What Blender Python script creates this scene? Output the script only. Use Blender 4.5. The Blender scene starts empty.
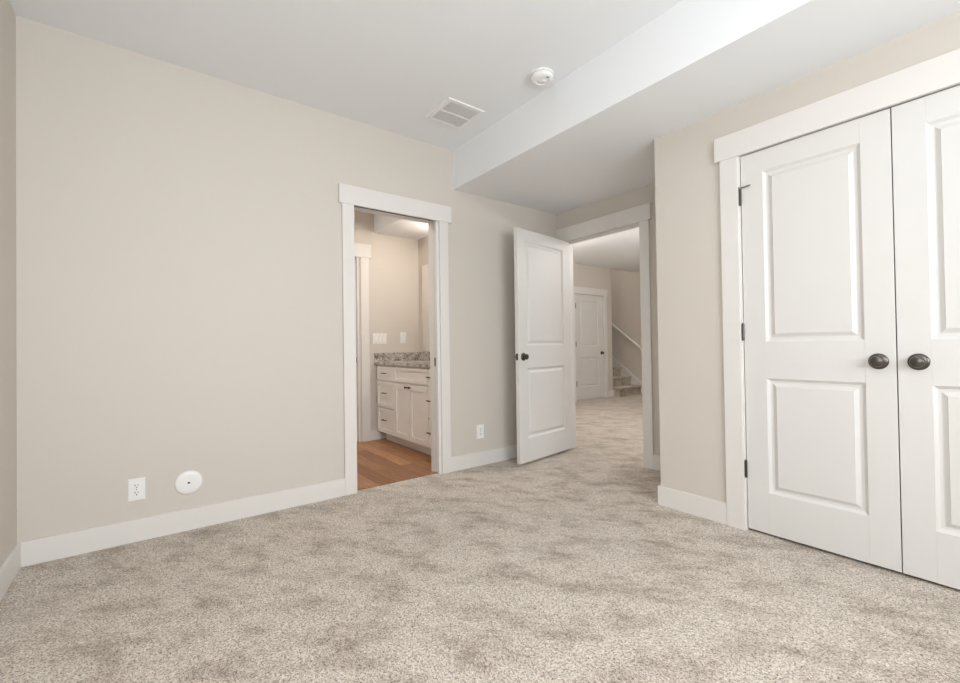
import bpy, bmesh, math, random
from mathutils import Vector, Matrix

scene = bpy.context.scene
COL = scene.collection
R = math.radians

# ------------------------------------------------------------------ camera
def make_camera():
    f, yaw, pitch, roll = 438.244, R(52.76), R(0.659), R(-0.841)
    F = Vector((-math.sin(yaw) * math.cos(pitch), math.cos(yaw) * math.cos(pitch), math.sin(pitch)))
    rt = Vector((math.cos(yaw), math.sin(yaw), 0.0))
    up = rt.cross(F)
    r = math.cos(roll) * rt + math.sin(roll) * up
    u = -math.sin(roll) * rt + math.cos(roll) * up
    cd = bpy.data.cameras.new('camera')
    cd.sensor_fit = 'HORIZONTAL'
    cd.sensor_width = 36.0
    cd.lens = f / 960.0 * 36.0
    cd.clip_start = 0.02
    cam = bpy.data.objects.new('camera', cd)
    m = Matrix((r, u, -F)).transposed().to_4x4()
    m.translation = Vector((3.025, 0.499, 1.023))
    cam.matrix_world = m
    COL.objects.link(cam)
    scene.camera = cam
make_camera()

# ------------------------------------------------------------------ world, exposure
scene.view_settings.view_transform = 'Standard'
scene.view_settings.look = 'None'
scene.view_settings.exposure = -0.11
scene.view_settings.gamma = 1.0
scene.view_settings.use_curve_mapping = False
w = bpy.data.worlds.new('daylight')
scene.world = w
w.use_nodes = True
w.node_tree.nodes['Background'].inputs[0].default_value = (0.75, 0.86, 1.0, 1)
w.node_tree.nodes['Background'].inputs[1].default_value = 1.0

def area(name, loc, target, sx, sy, power, color):
    ld = bpy.data.lights.new(name, 'AREA')
    ld.shape = 'RECTANGLE'
    ld.size, ld.size_y = sx, sy
    ld.energy = power
    ld.color = color
    o = bpy.data.objects.new(name, ld)
    o.location = loc
    o.rotation_euler = (Vector(target) - Vector(loc)).to_track_quat('-Z', 'Y').to_euler()
    COL.objects.link(o)
    return o
# daylight arriving through the window behind the camera
area('window_daylight', (4.80, 1.50, 1.50), (0, 1.55, 1.30), 2.0, 1.4, 112, (0.945, 0.985, 1.04))
# added unseen fills: soft panel beside the camera, uplight bouncing off the hall ceiling
area('soft_flash', (3.30, 0.24, 1.50), (0.60, 2.20, 1.20), 0.6, 0.6, 21, (0.945, 0.985, 1.04))
area('hall_flash', (1.50, 6.00, 1.60), (1.20, 6.00, 3.00), 0.6, 0.6, 58, (0.99, 0.97, 0.985))

# ------------------------------------------------------------------ materials
def new_mat(name, color, rough=0.5, metal=0.0, spec=0.5):
    m = bpy.data.materials.new(name)
    m.use_nodes = True
    b = m.node_tree.nodes['Principled BSDF']
    b.inputs['Base Color'].default_value = (*color, 1)
    b.inputs['Roughness'].default_value = rough
    b.inputs['Metallic'].default_value = metal
    b.inputs['Specular IOR Level'].default_value = spec
    return m, m.node_tree, b

def texcoord(nt, scale=(1, 1, 1)):
    t = nt.nodes.new('ShaderNodeTexCoord')
    mp = nt.nodes.new('ShaderNodeMapping')
    mp.inputs['Scale'].default_value = scale
    nt.links.new(t.outputs['Object'], mp.inputs['Vector'])
    return mp.outputs['Vector']

def noise(nt, vec, scale, detail=3, rough=0.5):
    n = nt.nodes.new('ShaderNodeTexNoise')
    n.inputs['Scale'].default_value = scale
    n.inputs['Detail'].default_value = detail
    n.inputs['Roughness'].default_value = rough
    nt.links.new(vec, n.inputs['Vector'])
    return n.outputs['Fac']

def ramp(nt, fac, stops):
    r = nt.nodes.new('ShaderNodeValToRGB')
    el = r.color_ramp.elements
    while len(el) < len(stops):
        el.new(0.5)
    for e, (p, c) in zip(el, stops):
        e.position = p
        e.color = (*c, 1)
    nt.links.new(fac, r.inputs['Fac'])
    return r.outputs['Color']

def mix(nt, a, b, fac, mode='MIX'):
    n = nt.nodes.new('ShaderNodeMix')
    n.data_type = 'RGBA'
    n.blend_type = mode
    if isinstance(fac, float):
        n.inputs[0].default_value = fac
    else:
        nt.links.new(fac, n.inputs[0])
    for s, v in ((6, a), (7, b)):
        if isinstance(v, tuple):
            n.inputs[s].default_value = (*v, 1)
        else:
            nt.links.new(v, n.inputs[s])
    return n.outputs[2]

def bump(nt, b, height, strength, dist):
    n = nt.nodes.new('ShaderNodeBump')
    n.inputs['Strength'].default_value = strength
    n.inputs['Distance'].default_value = dist
    nt.links.new(height, n.inputs['Height'])
    nt.links.new(n.outputs['Normal'], b.inputs['Normal'])

def paint(name, color, rough, texture=0.12):
    m, nt, b = new_mat(name, color, rough, 0, 0.4)
    v = texcoord(nt)
    bump(nt, b, noise(nt, v, 160, 3), texture, 0.002)
    return m

M = {}
M['wall'] = paint('greige_wall_paint', (0.642, 0.594, 0.530), 0.6)
M['ceiling'] = paint('flat_ceiling_paint', (0.848, 0.864, 0.872), 0.8, 0.25)
M['trim'] = paint('semigloss_white_trim', (0.755, 0.729, 0.690), 0.42, 0.02)
M['door'] = paint('semigloss_white_door', (0.705, 0.690, 0.660), 0.48, 0.03)
M['cabinet'] = paint('warm_white_cabinet_paint', (0.83, 0.80, 0.755), 0.4, 0.02)
M['plastic'] = new_mat('white_plastic', (0.86, 0.85, 0.83), 0.35)[0]
M['slot'] = new_mat('dark_slot', (0.03, 0.028, 0.026), 0.6)[0]
M['bronze'] = new_mat('oil_rubbed_bronze', (0.115, 0.105, 0.095), 0.30, 0.9)[0]
M['nickel'] = new_mat('aged_bronze_hinge', (0.10, 0.09, 0.08), 0.35, 0.8)[0]
M['steel'] = new_mat('screw_steel', (0.35, 0.34, 0.33), 0.35, 0.9)[0]
M['rubber'] = new_mat('white_rubber', (0.75, 0.73, 0.70), 0.7)[0]
M['mirror'] = new_mat('mirror_glass', (0.92, 0.93, 0.92), 0.02, 1.0)[0]
M['duct'] = new_mat('grey_duct', (0.13, 0.13, 0.13), 0.7)[0]

def carpet():
    m, nt, b = new_mat('speckled_beige_carpet', (0.45, 0.40, 0.33), 0.95, 0, 0.1)
    v = texcoord(nt)
    vo = nt.nodes.new('ShaderNodeTexVoronoi')
    vo.inputs['Scale'].default_value = 290
    nt.links.new(v, vo.inputs['Vector'])
    sep = nt.nodes.new('ShaderNodeSeparateColor')
    nt.links.new(vo.outputs['Color'], sep.inputs['Color'])
    big = noise(nt, v, 110, 4, 0.8)
    bl = nt.nodes.new('ShaderNodeMath')
    bl.operation = 'MULTIPLY_ADD'
    nt.links.new(sep.outputs[0], bl.inputs[0])
    bl.inputs[1].default_value = 0.45
    nt.links.new(big, bl.inputs[2])
    fine = bl.outputs[0]
    tuft = ramp(nt, fine, [(0.45, (0.165, 0.122, 0.088)), (0.61, (0.49, 0.415, 0.338)), (0.78, (0.685, 0.606, 0.517)), (0.96, (0.85, 0.79, 0.705))])
    turn = nt.nodes.new('ShaderNodeMapping')
    turn.inputs['Rotation'].default_value = (0, 0, R(-40))
    nt.links.new(v, turn.inputs['Vector'])
    squash = nt.nodes.new('ShaderNodeMapping')
    squash.inputs['Scale'].default_value = (0.75, 1.25, 1.0)
    nt.links.new(turn.outputs['Vector'], squash.inputs['Vector'])
    mid = noise(nt, squash.outputs['Vector'], 5.5, 8, 0.72)
    lay = ramp(nt, mid, [(0.35, (0.60, 0.56, 0.525)), (0.455, (0.84, 0.82, 0.795)), (0.54, (1.0, 0.995, 0.99))])
    c = mix(nt, tuft, lay, 1.0, 'MULTIPLY')
    nt.links.new(c, b.inputs['Base Color'])
    add = nt.nodes.new('ShaderNodeMath')
    add.operation = 'MULTIPLY_ADD'
    nt.links.new(mid, add.inputs[0])
    add.inputs[1].default_value = 1.2
    nt.links.new(fine, add.inputs[2])
    bump(nt, b, add.outputs[0], 0.55, 0.010)
    b.inputs['Sheen Weight'].default_value = 0.15
    return m
M['carpet'] = carpet()

def wood():
    m, nt, b = new_mat('orange_brown_plank', (0.40, 0.22, 0.11), 0.42)
    v = texcoord(nt)
    br = nt.nodes.new('ShaderNodeTexBrick')
    br.offset = 0.37
    br.inputs['Scale'].default_value = 1.0
    br.inputs['Brick Width'].default_value = 1.2
    br.inputs['Row Height'].default_value = 0.125
    br.inputs['Mortar Size'].default_value = 0.0015
    br.inputs['Color1'].default_value = (0.27, 0.118, 0.052, 1)
    br.inputs['Color2'].default_value = (0.62, 0.33, 0.16, 1)
    br.inputs['Mortar'].default_value = (0.16, 0.08, 0.04, 1)
    nt.links.new(v, br.inputs['Vector'])
    g = noise(nt, texcoord(nt, (2.0, 26, 1)), 2.2, 5, 0.6)
    gr = ramp(nt, g, [(0.32, (0.62, 0.56, 0.50)), (0.62, (1.0, 1.0, 1.0))])
    c = mix(nt, br.outputs['Color'], gr, 1.0, 'MULTIPLY')
    nt.links.new(c, b.inputs['Base Color'])
    return m
M['wood'] = wood()

def granite():
    m, nt, b = new_mat('speckled_grey_granite', (0.4, 0.38, 0.36), 0.22)
    v = texcoord(nt)
    a = noise(nt, v, 17, 6, 0.72)
    c1 = ramp(nt, a, [(0.33, (0.12, 0.10, 0.09)), (0.43, (0.36, 0.32, 0.29)), (0.54, (0.56, 0.52, 0.48)), (0.66, (0.72, 0.68, 0.64))])
    k = noise(nt, v, 75, 2, 0.5)
    c2 = ramp(nt, k, [(0.36, (0.25, 0.22, 0.21)), (0.46, (1, 1, 1))])
    nt.links.new(mix(nt, c1, c2, 1.0, 'MULTIPLY'), b.inputs['Base Color'])
    return m
M['granite'] = granite()

def glass():
    m, nt, b = new_mat('clear_window_glass', (1, 1, 1), 0.0)
    tr = nt.nodes.new('ShaderNodeBsdfTransparent')
    gl = nt.nodes.new('ShaderNodeBsdfGlossy')
    gl.inputs['Roughness'].default_value = 0.02
    mx = nt.nodes.new('ShaderNodeMixShader')
    mx.inputs[0].default_value = 0.06
    nt.links.new(tr.outputs[0], mx.inputs[1])
    nt.links.new(gl.outputs[0], mx.inputs[2])
    nt.links.new(mx.outputs[0], nt.nodes['Material Output'].inputs['Surface'])
    return m
M['glass'] = glass()

def glow(name, color, strength):
    m, nt, b = new_mat(name, color, 0.5)
    b.inputs['Emission Color'].default_value = (*color, 1)
    b.inputs['Emission Strength'].default_value = strength
    return m
M['lamp'] = glow('lit_lamp_diffuser', (0.97, 0.98, 1.0), 38.0)  # glow of the unseen bedroom ceiling light, added as fill
M['hall_lamp'] = glow('lit_globe_glass', (1.0, 0.94, 0.89), 54.0)  # glow of the pendants added out of view in hall and stairwell
M['bath_lamp'] = glow('lit_bathroom_diffuser', (1.0, 0.93, 0.87), 105.0)  # glow of the unseen bathroom ceiling light, added as fill
M['vanity_lamp'] = glow('lit_vanity_shade', (1.0, 0.90, 0.81), 40.0)

# ------------------------------------------------------------------ mesh helpers
def box(bm, lo, hi, bev=0.0):
    x0, y0, z0 = lo
    x1, y1, z1 = hi
    vs = [bm.verts.new(p) for p in ((x0, y0, z0), (x1, y0, z0), (x1, y1, z0), (x0, y1, z0), (x0, y0, z1), (x1, y0, z1), (x1, y1, z1), (x0, y1, z1))]
    fs = [bm.faces.new([vs[i] for i in f]) for f in ((0, 3, 2, 1), (4, 5, 6, 7), (0, 1, 5, 4), (1, 2, 6, 5), (2, 3, 7, 6), (3, 0, 4, 7))]
    if bev > 0:
        es = list({e for f in fs for e in f.edges})
        bmesh.ops.bevel(bm, geom=es, offset=bev, segments=2, profile=0.6, affect='EDGES')

def obj(name, bm, m, parent=None, smooth=False):
    bmesh.ops.recalc_face_normals(bm, faces=bm.faces[:])
    me = bpy.data.meshes.new(name)
    bm.to_mesh(me)
    bm.free()
    me.materials.append(m)
    if smooth:
        for p in me.polygons:
            p.use_smooth = True
        me.set_sharp_from_angle(angle=R(40))
    o = bpy.data.objects.new(name, me)
    COL.objects.link(o)
    if parent:
        o.parent = parent
    return o

def boxes(name, items, m, parent=None, bev=0.0):
    bm = bmesh.new()
    for lo, hi in items:
        box(bm, lo, hi, bev)
    return obj(name, bm, m, parent)

def lathe(bm, prof, seg=28, mat=None):
    """prof: (radius, height) pairs around +Z; mat places it"""
    mat = mat or Matrix()
    rings = []
    for r, h in prof:
        if r < 1e-6:
            rings.append([bm.verts.new(mat @ Vector((0, 0, h)))])
        else:
            rings.append([bm.verts.new(mat @ Vector((r * math.cos(2 * math.pi * i / seg), r * math.sin(2 * math.pi * i / seg), h))) for i in range(seg)])
    for a, b in zip(rings, rings[1:]):
        for i in range(seg):
            j = (i + 1) % seg
            if len(a) == 1 and len(b) == 1:
                continue
            if len(a) == 1:
                bm.faces.new((a[0], b[i], b[j]))
            elif len(b) == 1:
                bm.faces.new((a[i], a[j], b[0]))
            else:
                bm.faces.new((a[i], a[j], b[j], b[i]))
    for ring in (rings[0], rings[-1]):
        if len(ring) > 1:
            bm.faces.new(ring)

def rod(bm, a, b, r, seg=16):
    a, b = Vector(a), Vector(b)
    d = b - a
    m = d.to_track_quat('Z', 'Y').to_matrix().to_4x4()
    m.translation = a
    lathe(bm, [(0, 0), (r * 0.85, 0), (r, r * 0.15), (r, d.length - r * 0.15), (r * 0.85, d.length), (0, d.length)], seg, m)

def empty(name, label, cat, loc=(0, 0, 0), rz=0.0, kind=None, group=None):
    o = bpy.data.objects.new(name, None)
    o.empty_display_size = 0.1
    o.location = loc
    o.rotation_euler = (0, 0, rz)
    COL.objects.link(o)
    return tag(o, label, cat, kind, group)

def tag(o, label, cat, kind=None, group=None):
    o['label'] = label
    o['category'] = cat
    if kind:
        o['kind'] = kind
    if group:
        o['group'] = group
    return o

def struct(name, items, m, label, cat, bev=0.0):
    return tag(boxes(name, items, m, None, bev), label, cat, 'structure')

# ------------------------------------------------------------------ dimensions (metres)
H, HS = 2.661, 2.338            # bedroom ceiling, dropped ceiling
YS, YB, YC, XC = 2.543, 3.794, 3.101, 1.483
XE = 4.60                       # window wall behind the camera
WT = 0.12
HH = 2.53                       # hall ceiling
HX, HY = -2.30, 7.83            # hall end wall, its free corner
YW = 8.60                       # stair side wall
BX, BY = -1.60, 3.10            # bathroom back wall, vanity wall
BH = 2.318                      # ceiling over the vanity
B0, B1 = 1.684, 2.366           # pocket door clear opening (y)
E0, E1 = 0.098, 0.926           # bedroom door clear opening (x)
C0, C1 = 1.986, 3.212           # closet clear opening (x)
DH = 2.050                      # clear opening height
BB = 0.120                      # baseboard height

# ------------------------------------------------------------------ floors and ceilings
def slab(name, x0, x1, y0, y1, z0, z1, m, label, cat):
    return struct(name, [((x0, y0, z0), (x1, y1, z1))], m, label, cat)

bm = bmesh.new()
box(bm, (-0.045, -WT, -0.1), (XE + WT, YB + WT, 0.0))
box(bm, (-6.2, YB + WT, -0.1), (XE + WT, YW + WT, 0.0))
tag(obj('floor', bm, M['carpet']), 'speckled light beige carpet over the bedroom and hall', 'floor', 'structure')
slab('floor_bathroom', -3.2, -0.045, 0.2, YB + WT, -0.1, -0.001, M['wood'], 'orange-brown wood plank floor inside the bathroom', 'floor')
slab('ceiling', -0.12, XE + WT, -WT, YS, H, H + 0.1, M['ceiling'], 'flat white bedroom ceiling with vent and smoke detector', 'ceiling')
slab('ceiling_soffit', 0.0, XE, YS, YB, HS, H + 0.1, M['ceiling'], 'dropped white ceiling section with a vertical step', 'ceiling')
slab('ceiling_hall', HX, XE, YB + WT, YW, HH, HH + 0.1, M['ceiling'], 'white hall ceiling seen through the open bedroom door', 'ceiling')
slab('ceiling_bathroom', -3.2, -WT, 0.2, 2.54, H, H + 0.1, M['ceiling'], 'higher bathroom ceiling beside the vanity drop', 'ceiling')
bm = bmesh.new()
box(bm, (BX, 2.54, BH), (-WT, BY, H + 0.1))
tag(obj('ceiling_vanity_drop', bm, M['ceiling']), 'lowered bathroom ceiling above the vanity', 'ceiling', 'structure')
slab('ceiling_stairwell', -6.2, HX, HY - 0.2, YW + WT, 4.7, 4.8, M['ceiling'], 'ceiling high over the stairs', 'ceiling')

# ------------------------------------------------------------------ walls
PO = 0.75   # pocket length
struct('wall_main', [
    ((-WT, -WT, 0), (0, B0 - 0.018, H)),
    ((-WT, B0 - 0.018, DH + 0.02), (-0.058, B1 + PO, H)),
    ((-0.014, B0 - 0.018, DH + 0.02), (0, B1 + PO, H)),
    ((-0.058, B0 - 0.018, DH + 0.09), (-0.014, B1 + PO, H)),
    ((-WT, B1 + 0.018, 0), (-0.058, B1 + PO, DH + 0.02)),
    ((-0.014, B1 + 0.026, 0), (0, B1 + PO, DH + 0.02)),
    ((-WT, B1 + PO, 0), (0, YB, H))],
    M['wall'], 'long greige wall with the bathroom doorway, outlets and round cover plate', 'wall')
struct('wall_left', [((0, -WT, 0), (XE + WT, 0, H))], M['wall'], 'greige side wall at the left edge of the room', 'wall')
struct('wall_entry', [
    ((-WT, YB, 0), (E0 - 0.018, YB + WT, H)),
    ((E1 + 0.018, YB, 0), (XE + WT, YB + WT, H)),
    ((E0 - 0.018, YB, DH + 0.02), (E1 + 0.018, YB + WT, H))],
    M['wall'], 'greige wall around the open bedroom doorway', 'wall')
struct('wall_closet', [
    ((XC, YC, 0), (C0 - 0.018, YC + WT, HS)),
    ((C1 + 0.018, YC, 0), (XE, YC + WT, HS)),
    ((C0 - 0.018, YC, DH + 0.02), (C1 + 0.018, YC + WT, HS)),
    ((XC, YC + WT, 0), (XC + WT, YB, HS))],
    M['wall'], 'greige wall projecting forward around the double closet doors', 'wall')
WY0, WY1, WZ0, WZ1 = 0.55, 2.45, 0.85, 2.15
struct('wall_window', [
    ((XE, 0, 0), (XE + WT, WY0, H)), ((XE, WY1, 0), (XE + WT, YB, H)),
    ((XE, WY0, 0), (XE + WT, WY1, WZ0)), ((XE, WY0, WZ1), (XE + WT, WY1, H))],
    M['wall'], 'greige window wall opposite the bathroom doorway', 'wall')
struct('wall_hall_end', [
    ((HX - WT, YB + WT, 0), (HX, 6.715, HH + 0.1)), ((HX - WT, 7.590, 0), (HX, HY, HH + 0.1)),
    ((HX - WT, 6.715, 2.0), (HX, 7.590, HH + 0.1)),
    ((HX - 4.0, HY - WT, 0), (HX - WT, HY, 4.7))],
    M['wall'], 'greige hall wall holding the distant white door', 'wall')
struct('wall_stair', [((-6.2, YW, 0), (XE, YW + WT, 4.7))], M['wall'], 'greige wall behind the sloping stair handrail', 'wall')
struct('wall_stair_top', [((-6.3, HY - WT, 0), (-6.2, YW + WT, 4.7))], M['wall'], 'wall closing the top of the stairs', 'wall')
struct('wall_stairwell_front', [((HX - 0.0, HY - WT, HH + 0.1), (HX + 0.1, YW, 4.7))], M['wall'], 'wall above the hall ceiling at the stairwell edge', 'wall')
struct('wall_hall_near', [((HX, YB, 0), (-WT, YB + WT, HH + 0.1))], M['wall'], 'hall wall behind the bathroom', 'wall')
struct('wall_hall_right', [((XE, YB + WT, 0), (XE + WT, YW, HH + 0.1))], M['wall'], 'far hall wall out of sight past the bedroom', 'wall')
struct('wall_bathroom_back', [
    ((BX - WT, 2.352, 0), (BX, YB, H)), ((BX - WT, 0.2, 0), (BX, 1.62, H)),
    ((BX - WT, 1.62, 2.045), (BX, 2.352, H))],
    M['wall'], 'bathroom wall with the switch plates above the vanity end', 'wall')
struct('wall_bathroom_vanity', [((BX, BY, 0), (-WT, YB, H))], M['wall'], 'bathroom wall behind the vanity mirror', 'wall')
struct('wall_bathroom_side', [((-3.2, 0.1, 0), (-WT, 0.2, H))], M['wall'], 'bathroom side wall beyond the doorway', 'wall')
struct('wall_bathroom_inner', [((-3.3, 0.1, 0), (-3.2, YB, H)), ((-3.2, 3.0, 0), (BX - WT, 3.1, H))], M['wall'], 'wall of the small room behind the bathroom', 'wall')

# ------------------------------------------------------------------ baseboards
def baseboard(name, items, label):
    return struct(name, items, M['trim'], label, 'baseboard', 0.002)
bt = 0.015
CAS = 0.092
baseboard('baseboard_main', [((0, 0, 0), (bt, 1.5925, BB)), ((0, 2.4715, 0), (bt, YB, BB))], 'white baseboard along the long wall on both sides of the bathroom doorway')
baseboard('baseboard_left', [((bt, 0, 0), (XE, bt, BB))], 'white baseboard along the left side wall')
baseboard('baseboard_entry', [((1.0175, YB - bt, 0), (XC, YB, BB))], 'short white baseboard in the alcove beside the bedroom doorway')
baseboard('baseboard_closet', [((XC - bt, YC - bt, 0), (1.889, YC, BB)), ((XC - bt, YC, 0), (XC, YB - bt, BB)), ((3.31, YC - bt, 0), (XE, YC, BB))], 'white baseboard below the wall corner beside the closet')
baseboard('baseboard_window', [((XE - bt, bt, 0), (XE, YC - bt, BB))], 'white baseboard under the window')
baseboard('baseboard_hall', [((HX, 7.67, 0), (HX + bt, HY + bt, BB)), ((HX - 0.2, HY, 0), (HX, HY + bt, BB)), ((HX, YB + WT, 0), (HX + bt, 6.63, BB))], 'white baseboard at the hall corner beside the stairs')
baseboard('baseboard_bathroom', [((BX, 2.466, 0), (BX + bt, 2.585, 0.108))], 'short white baseboard between bathroom casing and vanity')

# ------------------------------------------------------------------ door casings (local frame: x along the opening, -y out of the wall, z up)
def casing(name, loc, rz, w0, w1, top, label, depth=WT, header=0.134, over=0.022, split=None, side=CAS, stop=True, reveal=0.006, over_r=None, reveal_r=None, stop_h=0.011, side_r=None):
    side_r = side if side_r is None else side_r
    over_r = over if over_r is None else over_r
    reveal_r = reveal if reveal_r is None else reveal_r
    t = empty(name, label, 'door trim', loc, rz, 'structure')
    boxes('header_board', [((w0 - side - over, -0.022, top - 0.006), (w1 + side_r + over_r, 0.0, top - 0.006 + header))], M['trim'], t, 0.0018)
    boxes('side_casing', [((w0 - side, -0.018, 0), (w0 - reveal, 0.0, top - 0.006))], M['trim'], t, 0.0018)
    boxes('side_casing', [((w1 + reveal_r, -0.018, 0), (w1 + side_r, 0.0, top - 0.006))], M['trim'], t, 0.0018)
    j = 0.017
    if split:
        a, b = split
        boxes('jamb', [((w0 - j, 0, 0), (w0, depth, top + j))], M['trim'], t, 0.001)
        boxes('split_jamb', [((w1, 0, 0), (w1 + 0.026, a, top)), ((w1, b, 0), (w1 + j, depth, top))], M['trim'], t, 0.001)
        boxes('head_jamb', [((w0, 0, top), (w1 + j, a - 0.002, top + j)), ((w0, b + 0.002, top), (w1 + j, depth, top + j))], M['trim'], t, 0.001)
        boxes('sliding_track', [((w0, a + 0.002, top + 0.007), (w1 + 0.6, b - 0.002, top + 0.065))], M['slot'], t)
    else:
        boxes('jamb', [((w0 - j, 0, 0), (w0, depth, top + j))], M['trim'], t, 0.001)
        boxes('jamb', [((w1, 0, 0), (w1 + j, depth, top + j))], M['trim'], t, 0.001)
        boxes('head_jamb', [((w0, 0, top), (w1, depth, top + j))], M['trim'], t, 0.001)
        if stop:
            boxes('door_stop', [((w0, 0.040, 0), (w0 + 0.011, 0.072, top)), ((w1 - 0.011, 0.040, 0), (w1, 0.072, top)), ((w0 + 0.011, 0.040, top - stop_h), (w1 - 0.011, 0.072, top))], M['trim'], t, 0.001)
    return t
RZA = R(90)   # local x -> world +y, local -y -> world +x
casing('trim_1', (0, 0, 0), RZA, B0, B1, DH, 'white flat casing and wide header around the bathroom pocket doorway', split=(0.016, 0.056), over_r=0.033, side_r=0.106, reveal_r=0.024)
casing('trim_2', (0, YB, 0), 0, E0, E1, DH, 'white flat casing and header around the open bedroom doorway', side=0.092, over=0.018, stop_h=0.024)
casing('trim_3', (0, YC, 0), 0, C0, C1, 2.054, 'white flat casing and wide header around the double closet doors', side=0.098, over=0.026, stop=False)
casing('trim_4', (HX, 0, 0), RZA, 6.731, 7.574, 1.975, 'white casing around the distant hall door', side=0.088, header=0.128)
tb = casing('trim_5', (BX, 0, 0), RZA, 1.637, 2.336, 2.03, 'white casing of the inner bathroom doorway beside the vanity', side=0.130, over=0.028, header=0.148, reveal=0.034)
bm = bmesh.new()
box(bm, (2.333, 0.030, 0.862), (2.3365, 0.060, 0.925), 0.001)
obj('strike_plate', bm, M['bronze'], tb)
struct('trim_6', [((-0.085, B0, -0.004), (-0.035, B1, 0.006))], M['wood'], 'wood edge strip where bathroom floor meets carpet', 'threshold', 0.002)

# ------------------------------------------------------------------ doors
def ring_panel(bm, x0, x1, z0, z1, th, prof):
    """a moulded raised panel filling a door opening, both faces profiled; y runs 0..th"""
    def side(sgn, y0):
        rs = []
        for off, dep in prof:
            y = y0 + sgn * dep
            rs.append([bm.verts.new(p) for p in ((x0 + off, y, z0 + off), (x1 - off, y, z0 + off), (x1 - off, y, z1 - off), (x0 + off, y, z1 - off))])
        for a, b in zip(rs, rs[1:]):
            for i in range(4):
                j = (i + 1) % 4
                bm.faces.new((a[i], a[j], b[j], b[i]))
        bm.faces.new(rs[-1])
        return rs[0]
    f = side(1, 0.0)
    b = side(-1, th)
    for i in range(4):
        j = (i + 1) % 4
        bm.faces.new((f[i], f[j], b[j], b[i]))
PROF = [(0, 0.0), (0.003, 0.0025), (0.013, 0.0115), (0.023, 0.0125), (0.027, 0.0115), (0.041, 0.0035), (0.043, 0.0015)]

def leaf_mesh(bm, wd, h, th, st, zs, z_lo):
    b0, b1, b2, b3 = zs
    box(bm, (0, 0, z_lo), (st, th, h), 0.0015)
    box(bm, (wd - st, 0, z_lo), (wd, th, h), 0.0015)
    for a, b in ((z_lo, b0), (b1, b2), (b3, h)):
        box(bm, (st, 0, a), (wd - st, th, b))

KNOB = [(0, 0), (0.035, 0), (0.036, 0.004), (0.033, 0.008), (0.027, 0.010), (0.0125, 0.0115), (0.0115, 0.022), (0.014, 0.026), (0.021, 0.029), (0.0245, 0.034), (0.0250, 0.040), (0.0225, 0.046), (0.017, 0.0485), (0, 0.050)]
ROS = 5
def knob(parent, x, z, th, sides=('front',), scale=1.0):
    for s in sides:
        m = Matrix.Translation((x, 0 if s == 'front' else th, z)) @ Matrix.Rotation(R(90 if s == 'front' else -90), 4, 'X') @ Matrix.Scale(scale, 4)
        bm = bmesh.new()
        lathe(bm, KNOB[ROS:], 32, m)
        k = obj('knob', bm, M['bronze'], parent, True)
        k['label'] = 'dark bronze round knob'
        bm = bmesh.new()
        lathe(bm, KNOB[:ROS + 1], 32, m)
        obj('rosette', bm, M['bronze'], k, True)

def hinge(parent, x, z, y=-0.005, h=0.088):
    bm = bmesh.new()
    rod(bm, (x, y, z - h / 2), (x, y, z + h / 2), 0.0068, 12)
    for zz in (-h / 2 - 0.004, h / 2):
        rod(bm, (x, y, z + zz), (x, y, z + zz + 0.004), 0.005, 10)
    hg = obj('hinge', bm, M['nickel'], parent, True)
    hg['label'] = 'dark metal hinge barrel'
    return hg

def door(name, label, loc, rz, wd, h=2.045, th=0.035, st=0.105, zs=(0.227, 0.833, 1.025, 1.934), z_lo=0.014, mirror=False):
    d = empty(name, label, 'door', loc, rz, 'structure')
    bm = bmesh.new()
    leaf_mesh(bm, wd, h, th, st, zs, z_lo)
    obj('leaf', bm, M['door'], d)
    for a, b in ((zs[0], zs[1]), (zs[2], zs[3])):
        bm = bmesh.new()
        ring_panel(bm, st, wd - st, a, b, th, PROF)
        obj('panel', bm, M['door'], d)
    return d

# closet pair, faces slightly inside the casing
CY = YC + 0.003
CMX = 2.602
dl = door('door_1', 'left leaf of the white double closet doors, with metal hinges showing', (C0 + 0.004, CY, 0), 0, CMX - 0.002 - C0 - 0.004)
knob(dl, 2.542 - C0 - 0.004, 0.931, 0.035, scale=0.98)
for i, z in enumerate((0.335, 1.082, 1.823)):
    hg = hinge(dl, -0.003, z)
    if i == 2:
        bm = bmesh.new()
        rod(bm, (-0.003, -0.008, z + 0.048), (0.052, -0.017, z + 0.048), 0.0042, 10)
        bm2 = bm
        rod(bm2, (-0.003, -0.005, z + 0.044), (-0.003, -0.005, z + 0.054), 0.009, 12)
        s = obj('hinge_stop', bm, M['steel'], hg, True)
        s['label'] = 'small hinge pin door stop'
dr = door('door_2', 'right leaf of the white double closet doors, cut by the frame', (CMX + 0.002, CY, 0), 0, C1 - 0.004 - CMX - 0.002)
knob(dr, 2.670 - CMX - 0.002, 0.931, 0.035, scale=0.98)
for z in (0.335, 1.082, 1.823):
    hinge(dr, C1 - 0.004 - CMX - 0.002 + 0.003, z)

# open bedroom door: hinge on the left jamb, swung back towards the long wall
EW = 0.801
ang = math.atan2(3.001 - 3.782, 0.249 - 0.134)
de = door('door_3', 'white two-panel bedroom door standing open beside the doorway', (0.122, YB - 0.008, 0), ang, EW, h=2.031, z_lo=0.024, st=0.115)
# with the leaf along local +x the hall face is local +y
knob(de, EW - 0.063, 0.930, 0.035, ('front', 'back'), 0.95)
for z in (0.30, 1.05, 1.83):
    hinge(de, -0.004, z)
bm = bmesh.new()
box(bm, (EW - 0.0005, 0.006, 0.902), (EW + 0.0012, 0.029, 0.958))
lt = obj('latch_plate', bm, M['bronze'], de)
bm = bmesh.new()
box(bm, (EW + 0.0012, 0.012, 0.921), (EW + 0.010, 0.023, 0.939), 0.002)
obj('latch_bolt', bm, M['bronze'], lt)

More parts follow.
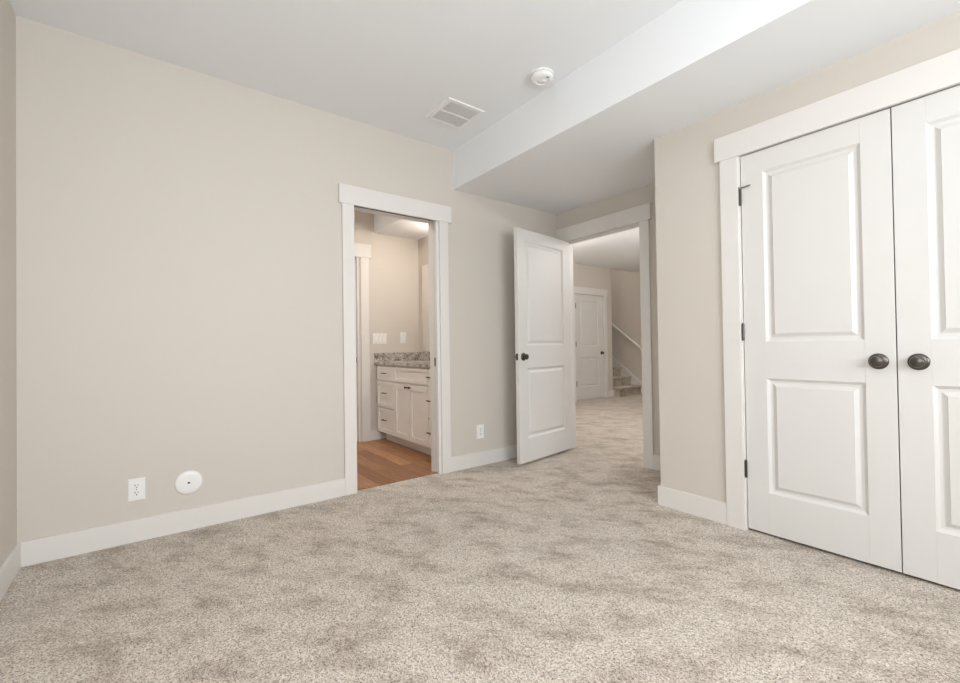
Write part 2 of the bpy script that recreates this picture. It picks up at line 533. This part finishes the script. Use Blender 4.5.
# distant hall door, hinged left
dh = door('door_4', 'distant white two-panel hall door with dark knob and hinges', (HX, 0, 0), RZA, 0.832, 1.967, zs=(0.24, 0.79, 1.005, 1.85), st=0.150)
dh.location = (HX - 0.010, 6.736, 0)
knob(dh, 0.770, 0.868, 0.035, scale=1.0)
for z in (0.315, 1.043, 1.741):
    hinge(dh, -0.002, z, -0.031)

# pocket door, slid into the wall on the right of the bathroom doorway
dp = empty('door_5', 'white bathroom pocket door slid into the wall, only its edge showing', 'door', (-0.0535, B1 - 0.001, 0), 0, 'structure')
bm = bmesh.new()
box(bm, (0, 0, 0.012), (0.035, 0.70, 2.072), 0.0012)
obj('leaf', bm, M['door'], dp)
bm = bmesh.new()
box(bm, (0.010, -0.003, 0.868), (0.025, 0.002, 0.937), 0.0008)
e = obj('edge_pull', bm, M['slot'], dp)
e['label'] = 'dark bronze edge pull'

# door partly seen inside the inner bathroom doorway is left standing closed further in
door('door_6', 'closed white door inside the inner bathroom doorway', (BX - 0.085, 1.640, 0), RZA, 0.690, 2.02)

# ------------------------------------------------------------------ window behind the camera
wn = empty('window_1', 'white framed bedroom window behind the camera', 'window', (XE, 0, 0), 0, 'structure')
fw = 0.05
boxes('window_frame', [((0.02, WY0, WZ0), (0.09, WY1, WZ0 + fw)), ((0.02, WY0, WZ1 - fw), (0.09, WY1, WZ1)),
    ((0.02, WY0, WZ0 + fw), (0.09, WY0 + fw, WZ1 - fw)), ((0.02, WY1 - fw, WZ0 + fw), (0.09, WY1, WZ1 - fw)),
    ((0.03, 1.475, WZ0 + fw), (0.08, 1.525, WZ1 - fw))], M['trim'], wn, 0.002)
boxes('pane', [((0.052, WY0 + fw, WZ0 + fw), (0.058, 1.475, WZ1 - fw))], M['glass'], wn)
boxes('pane', [((0.052, 1.525, WZ0 + fw), (0.058, WY1 - fw, WZ1 - fw))], M['glass'], wn)
boxes('window_sill', [((-0.05, WY0 - 0.05, WZ0 - 0.022), (0.02, WY1 + 0.05, WZ0))], M['trim'], wn, 0.002)

# ------------------------------------------------------------------ ceiling vent
def ceiling_vent():
    t = empty('ceiling_vent', 'white square louvred air vent on the ceiling', 'vent', (0.493, 2.230, H))
    hx, hy = 0.152, 0.148
    f = 0.030
    bm = bmesh.new()
    z0, z1 = -0.009, 0.0
    for lo, hi in (((-hx, -hy, z0), (hx, -hy + f, z1)), ((-hx, hy - f, z0), (hx, hy, z1)), ((-hx, -hy + f, z0), (-hx + f, hy - f, z1)), ((hx - f, -hy + f, z0), (hx, hy - f, z1))):
        box(bm, lo, hi)
    obj('frame', bm, M['plastic'], t)
    boxes('divider', [((-0.008, -hy + f, -0.010), (0.008, hy - f, -0.001))], M['plastic'], t)
    boxes('duct_backing', [((-hx + f, -hy + f, -0.0015), (hx - f, hy - f, -0.0002))], M['duct'], t)
    for s in (-1, 1):
        bm = bmesh.new()
        n = 20
        L = 2 * (hy - f)
        xs0, xs1 = (0.008, hx - f) if s > 0 else (-hx + f, -0.008)
        for i in range(n):
            y = -hy + f + (i + 0.5) * L / n
            b0 = len(bm.verts)
            box(bm, (xs0, y - 0.0011, -0.0085), (xs1, y + 0.0011, -0.0015))
        for i in range(1, 9):
            x = xs0 + (xs1 - xs0) * i / 9
            box(bm, (x - 0.0009, -hy + f, -0.0075), (x + 0.0009, hy - f, -0.0035))
        obj('grille', bm, M['plastic'], t)
    for sx in (-1, 1):
        bm = bmesh.new()
        lathe(bm, [(0, -0.0105), (0.003, -0.0105), (0.004, -0.009), (0.004, -0.0085)], 12, Matrix.Translation((sx * (hx - 0.014), 0, 0)))
        obj('screw', bm, M['plastic'], t)
ceiling_vent()

# ------------------------------------------------------------------ smoke detector
def smoke_detector():
    t = empty('smoke_detector', 'round white smoke detector on the ceiling', 'smoke detector', (1.172, 2.408, H))
    fl = Matrix.Rotation(math.pi, 4, 'X')
    bm = bmesh.new()
    lathe(bm, [(0, 0), (0.070, 0), (0.071, 0.008), (0.066, 0.012), (0, 0.012)], 40, fl)
    obj('mounting_base', bm, M['plastic'], t, True)
    bm = bmesh.new()
    lathe(bm, [(0, 0.012), (0.059, 0.012), (0.059, 0.017), (0.066, 0.018), (0.067, 0.026), (0.065, 0.034), (0.058, 0.039), (0.040, 0.040), (0.037, 0.037), (0.028, 0.037), (0.025, 0.039), (0, 0.040)], 40, fl)
    obj('cover', bm, M['plastic'], t, True)
    bm = bmesh.new()
    lathe(bm, [(0, 0.039), (0.013, 0.039), (0.0125, 0.043), (0.010, 0.045), (0, 0.045)], 24, fl @ Matrix.Translation((0.004, -0.006, 0)))
    obj('test_button', bm, M['plastic'], t, True)
    bm = bmesh.new()
    for i in range(3):
        box(bm, (0.041 + i * 0.005, -0.010, -0.0408), (0.0425 + i * 0.005, 0.010, -0.0385))
    obj('sounder_slots', bm, M['duct'], t)
smoke_detector()

# ------------------------------------------------------------------ wall plates (local: x along wall, -y out, z up)
def plate_mesh(bm, wd, h, t=0.006):
    v = [(-wd / 2, 0), (wd / 2, 0)]
    a = [bm.verts.new(p) for p in ((-wd / 2, 0, -h / 2), (wd / 2, 0, -h / 2), (wd / 2, 0, h / 2), (-wd / 2, 0, h / 2))]
    b = [bm.verts.new((p.co.x, -t * 0.5, p.co.z)) for p in a]
    q = 0.004
    c = [bm.verts.new((p.co.x - math.copysign(q, p.co.x), -t, p.co.z - math.copysign(q, p.co.z))) for p in a]
    for r0, r1 in ((a, b), (b, c)):
        for i in range(4):
            j = (i + 1) % 4
            bm.faces.new((r0[i], r0[j], r1[j], r1[i]))
    bm.faces.new(c)
    bm.faces.new(a)

def screw(parent, x, z, y=-0.006):
    bm = bmesh.new()
    lathe(bm, [(0, 0), (0.0032, 0), (0.0026, 0.0009), (0, 0.0012)], 12, Matrix.Translation((x, y, z)) @ Matrix.Rotation(R(90), 4, 'X'))
    obj('screw', bm, M['steel'], parent)

def outlet(loc, rz, label, group=None, wd=0.074, h=0.119):
    t = empty('wall_outlet', label, 'outlet', loc, rz, group=group)
    bm = bmesh.new()
    plate_mesh(bm, wd, h)
    obj('cover_plate', bm, M['plastic'], t)
    for z in (-0.0195, 0.0195):
        bm = bmesh.new()
        pts = []
        for i in range(28):
            a = 2 * math.pi * i / 28
            pts.append((0.0172 * math.cos(a), max(-0.0135, min(0.0135, 0.0172 * math.sin(a)))))
        f0 = [bm.verts.new((x, -0.006, z + y)) for x, y in pts]
        f1 = [bm.verts.new((x, -0.0085, z + y)) for x, y in pts]
        bm.faces.new(f1)
        for i in range(28):
            j = (i + 1) % 28
            bm.faces.new((f0[i], f0[j], f1[j], f1[i]))
        r = obj('receptacle', bm, M['plastic'], t)
        bm = bmesh.new()
        box(bm, (-0.0082, -0.0090, z + 0.0005), (-0.0052, -0.0084, z + 0.0095))
        box(bm, (0.0052, -0.0090, z + 0.0015), (0.0078, -0.0084, z + 0.0085))
        lathe(bm, [(0, 0), (0.0031, 0), (0.0031, 0.0006), (0, 0.0006)], 12, Matrix.Translation((0, -0.0084, z - 0.0072)) @ Matrix.Rotation(R(90), 4, 'X'))
        obj('slots', bm, M['slot'], r)
    screw(t, 0, 0)
outlet((0, 0.451, 0.278), RZA, 'white duplex outlet low on the long wall, beside the round cover plate')
outlet((0, 2.786, 0.289), RZA, 'white duplex outlet low on the wall between bathroom doorway and open door')

def round_plate():
    t = empty('round_cover_plate', 'round white blank cover plate low on the wall, dark center screw', 'cover plate', (0, 0.686, 0.270), RZA)
    bm = bmesh.new()
    lathe(bm, [(0, 0), (0.066, 0), (0.068, 0.003), (0.066, 0.009), (0.061, 0.013), (0.040, 0.0145), (0.008, 0.015), (0, 0.015)], 48, Matrix.Rotation(R(90), 4, 'X'))
    obj('disc', bm, M['plastic'], t, True)
    bm = bmesh.new()
    lathe(bm, [(0, 0.0148), (0.0062, 0.0148), (0.0052, 0.0162), (0, 0.0166)], 16, Matrix.Rotation(R(90), 4, 'X'))
    s = obj('screw', bm, M['nickel'], t, True)
    s['label'] = 'dark metal screw'
round_plate()

def switch_plate(loc, rz, n, wd, h, label):
    t = empty('light_switch', label, 'light switch', loc, rz)
    bm = bmesh.new()
    plate_mesh(bm, wd, h)
    obj('cover_plate', bm, M['plastic'], t)
    for i in range(n):
        x = (i - (n - 1) / 2) * 0.046
        bm = bmesh.new()
        box(bm, (x - 0.0165, -0.0085, -0.033), (x + 0.0165, -0.006, 0.033), 0.0008)
        r = obj('rocker', bm, M['rubber'], t)
        bm = bmesh.new()
        a = [bm.verts.new(p) for p in ((x - 0.013, -0.0085, -0.028), (x + 0.013, -0.0085, -0.028), (x + 0.013, -0.0085, 0.028), (x - 0.013, -0.0085, 0.028), (x - 0.013, -0.0115, -0.028), (x + 0.013, -0.0115, -0.028))]
        for f in ((0, 1, 5, 4), (4, 5, 2, 3), (0, 4, 3), (1, 2, 5), (0, 3, 2, 1)):
            bm.faces.new([a[k] for k in f])
        obj('paddle', bm, M['plastic'], r)
        screw(t, x, 0.047)
        screw(t, x, -0.047)
switch_plate((BX, 2.592, 1.128), RZA, 3, 0.164, 0.117, 'wide multi-switch plate on the bathroom wall beside the doorway casing')
switch_plate((BX, 2.884, 1.138), RZA, 1, 0.073, 0.128, 'narrow single switch plate on the bathroom wall near the mirror')

# ------------------------------------------------------------------ bathroom vanity
def shaker(bm, x0, x1, z0, z1, y, fr=0.045, t=0.018, flat=False):
    """a cabinet front facing -y, front face at y - t"""
    if flat:
        box(bm, (x0, y - t, z0), (x1, y, z1), 0.0015)
        return
    box(bm, (x0, y - t, z0), (x0 + fr, y, z1), 0.001)
    box(bm, (x1 - fr, y - t, z0), (x1, y, z1), 0.001)
    box(bm, (x0 + fr, y - t, z0), (x1 - fr, y, z0 + fr), 0.001)
    box(bm, (x0 + fr, y - t, z1 - fr), (x1 - fr, y, z1), 0.001)
    box(bm, (x0 + fr, y - t * 0.45, z0 + fr), (x1 - fr, y, z1 - fr))

def pull(parent, x, z, y, L=0.085):
    bm = bmesh.new()
    rod(bm, (x - L / 2, y - 0.024, z), (x + L / 2, y - 0.024, z), 0.0055, 10)
    for s in (-1, 1):
        rod(bm, (x + s * L * 0.38, y, z), (x + s * L * 0.38, y - 0.024, z), 0.0045, 8)
    p = obj('pull', bm, M['bronze'], parent, True)
    p['label'] = 'dark bronze bar pull'

VX0, VX1, VY = -1.562, -0.125, 2.553
def vanity():
    t = empty('vanity_cabinet', 'warm white bathroom vanity with drawers and paired doors', 'cabinet', (0, 0, 0))
    boxes('body', [((VX0, VY, 0.10), (VX1, BY - 0.003, 0.838))], M['cabinet'], t, 0.001)
    boxes('toe_kick', [((VX0 + 0.02, VY + 0.075, 0), (VX1, BY - 0.02, 0.10))], M['cabinet'], t)
    g = 0.003
    c1, c2, c3 = -1.145, -0.820, -0.450
    for col, (a, b) in enumerate(((VX0 + 0.004, c1), (c3, VX1 - 0.004))):
        for z0, z1 in ((0.105, 0.374), (0.378, 0.664), (0.672, 0.828)):
            bm = bmesh.new()
            shaker(bm, a + g, b - g, z0 + g, z1 - g, VY, 0.040, flat=(z0 > 0.6))
            d = obj('drawer', bm, M['cabinet'], t)
            pull(d, (a + b) / 2 if col == 0 else a + 0.055, z1 - 0.125 if z0 < 0.6 else 0.752, VY - 0.018)
    bm = bmesh.new()
    shaker(bm, c1 + g, c3 - g, 0.675, 0.825, VY, 0.034)
    obj('false_front', bm, M['cabinet'], t)
    for a, b, kx in ((c1, c2, c2 - 0.035), (c2, c3, c2 + 0.035)):
        bm = bmesh.new()
        shaker(bm, a + g, b - g, 0.108, 0.661, VY, 0.055)
        d = obj('door', bm, M['cabinet'], t)
        bm = bmesh.new()
        lathe(bm, [(0, 0), (0.008, 0), (0.006, 0.010), (0.013, 0.017), (0.015, 0.023), (0.010, 0.028), (0, 0.029)], 18, Matrix.Translation((kx, VY - 0.018, 0.632)) @ Matrix.Rotation(R(90), 4, 'X'))
        k = obj('knob', bm, M['bronze'], d, True)
        k['label'] = 'dark bronze cabinet knob'
vanity()

def countertop():
    t = empty('countertop', 'speckled grey granite countertop on the bathroom vanity', 'countertop', (0, 0, 0.838))
    boxes('slab', [((BX + 0.002, VY - 0.034, 0.0), (VX1, BY - 0.002, 0.036))], M['granite'], t, 0.002)
    boxes('backsplash', [((BX + 0.024, BY - 0.024, 0.036), (VX1, BY - 0.002, 0.130))], M['granite'], t, 0.0015)
    boxes('side_splash', [((BX + 0.002, VY - 0.031, 0.036), (BX + 0.024, BY - 0.002, 0.130))], M['granite'], t, 0.0015)
countertop()

def vanity_mirror():
    t = empty('vanity_mirror', 'large flat mirror on the wall above the vanity', 'mirror', (0, BY, 0))
    boxes('glass', [((-1.495, -0.012, 0.972), (-0.30, -0.002, 1.985))], M['mirror'], t, 0.002)
    for x in (-1.2, -0.6):
        boxes('clip', [((x - 0.012, -0.016, 1.975), (x + 0.012, -0.002, 1.995))], M['plastic'], t, 0.001)
vanity_mirror()

def vanity_light():
    t = empty('vanity_light', 'bar light above the vanity mirror, out of direct view', 'light', (-0.70, BY, 2.205))
    boxes('back_plate', [((-0.30, -0.022, -0.045), (0.30, -0.001, 0.045))], M['nickel'], t, 0.003)
    for x in (-0.2, 0.0, 0.2):
        bm = bmesh.new()
        rod(bm, (x, -0.022, 0), (x, -0.085, 0), 0.010, 12)
        obj('arm', bm, M['nickel'], t, True)
        bm = bmesh.new()
        lathe(bm, [(0, -0.055), (0.030, -0.055), (0.042, -0.02), (0.050, 0.055), (0, 0.056)], 24, Matrix.Translation((x, -0.13, 0)))
        obj('shade', bm, M['vanity_lamp'], t, True)
vanity_light()

# ------------------------------------------------------------------ unseen ceiling and pendant lamps added to brighten bedroom, bathroom, hall and stairs
def added_disc_light(loc, label, m, r=0.15):
    t = empty('ceiling_light', label, 'ceiling light', loc)
    fl = Matrix.Rotation(math.pi, 4, 'X')
    bm = bmesh.new()
    lathe(bm, [(0, 0), (r, 0), (r, 0.022), (r * 0.94, 0.026), (0, 0.026)], 40, fl)
    obj('trim_ring', bm, M['plastic'], t, True)
    bm = bmesh.new()
    lathe(bm, [(0, 0.026), (r * 0.9, 0.026), (r * 0.86, 0.034), (0, 0.042)], 40, fl)
    obj('diffuser', bm, m, t, True)
added_disc_light((2.7, 1.3, H), 'round flush ceiling light in the middle of the bedroom', M['lamp'])
added_disc_light((-0.8, 1.2, H), 'round flush ceiling light in the bathroom, away from the vanity', M['bath_lamp'], 0.14)

def added_globe_light(loc, top, label, r=0.12):  # unseen pendants, added to light hall and stairs
    t = empty('pendant_light', label, 'pendant light', loc)
    bm = bmesh.new()
    n = 14
    lathe(bm, [(0 if i in (0, n) else r * math.sin(math.pi * i / n), -r * math.cos(math.pi * i / n)) for i in range(n + 1)], 28)
    obj('globe', bm, M['hall_lamp'], t, True)
    bm = bmesh.new()
    rod(bm, (0, 0, r - 0.004), (0, 0, top - loc[2] - 0.01), 0.008, 12)
    obj('stem', bm, M['nickel'], t, True)
    bm = bmesh.new()
    lathe(bm, [(0, top - loc[2]), (0.06, top - loc[2]), (0.06, top - loc[2] - 0.015), (0, top - loc[2] - 0.02)], 24)
    obj('canopy', bm, M['nickel'], t, True)
added_globe_light((1.0, 5.2, 2.2), HH, 'globe pendant in the hall just outside the bedroom')
added_globe_light((-1.2, 4.9, 2.15), HH, 'globe pendant in the hall behind the open door')
added_globe_light((-3.6, 8.2, 3.9), 4.7, 'globe pendant high over the stairs')

# ------------------------------------------------------------------ stairs
def staircase():
    t = empty('staircase', 'carpeted stairs climbing beside the handrail beyond the hall door', 'stairs', (0, 0, 0))
    rise, run, x0 = 0.180, 0.232, -2.165
    for k in range(10):
        xa = x0 - run * k
        bm = bmesh.new()
        z1 = rise * (k + 1)
        y0 = HY + 0.002 if k > 0 else HY + 0.002
        ya = y0 if xa <= HX else HY + 0.02
        box(bm, (xa - run - 0.02, ya, z1 - rise), (xa, YW - 0.032, z1 - 0.04))
        # rounded carpeted nosing
        box(bm, (xa - run - 0.02, ya, z1 - 0.04), (xa + 0.036, YW - 0.032, z1), 0.014)
        obj('step', bm, M['carpet'], t)
staircase()

def skirt():
    bm = bmesh.new()
    xa, za = -1.80, 0.0
    pts = [(-1.84, 0.0), (-5.0, 3.16 * 0.760), (-5.0, 2.1), (-2.12, 0.0)]
    y0, y1 = YW - 0.028, YW
    a = [bm.verts.new((x, y0, z)) for x, z in pts]
    b = [bm.verts.new((x, y1, z)) for x, z in pts]
    bm.faces.new(a)
    bm.faces.new(b)
    for i in range(len(pts)):
        j = (i + 1) % len(pts)
        bm.faces.new((a[i], a[j], b[j], b[i]))
    tag(obj('trim_7', bm, M['trim']), 'white sloping skirt board along the stair wall', 'skirt board', 'structure')
skirt()

def handrail():
    t = empty('handrail', 'white sloping handrail on the stair wall', 'handrail', (0, 0, 0))
    def z(x):
        return 0.985 + (-2.18 - x) * 0.775
    bm = bmesh.new()
    rod(bm, (-1.95, YW - 0.07, z(-1.95)), (-5.0, YW - 0.07, z(-5.0)), 0.026, 16)
    obj('rail', bm, M['trim'], t, True)
    for x in (-2.05, -3.0, -3.9):
        bm = bmesh.new()
        rod(bm, (x, YW, z(x) - 0.07), (x, YW - 0.07, z(x) - 0.02), 0.008, 10)
        obj('bracket', bm, M['nickel'], t, True)
handrail()
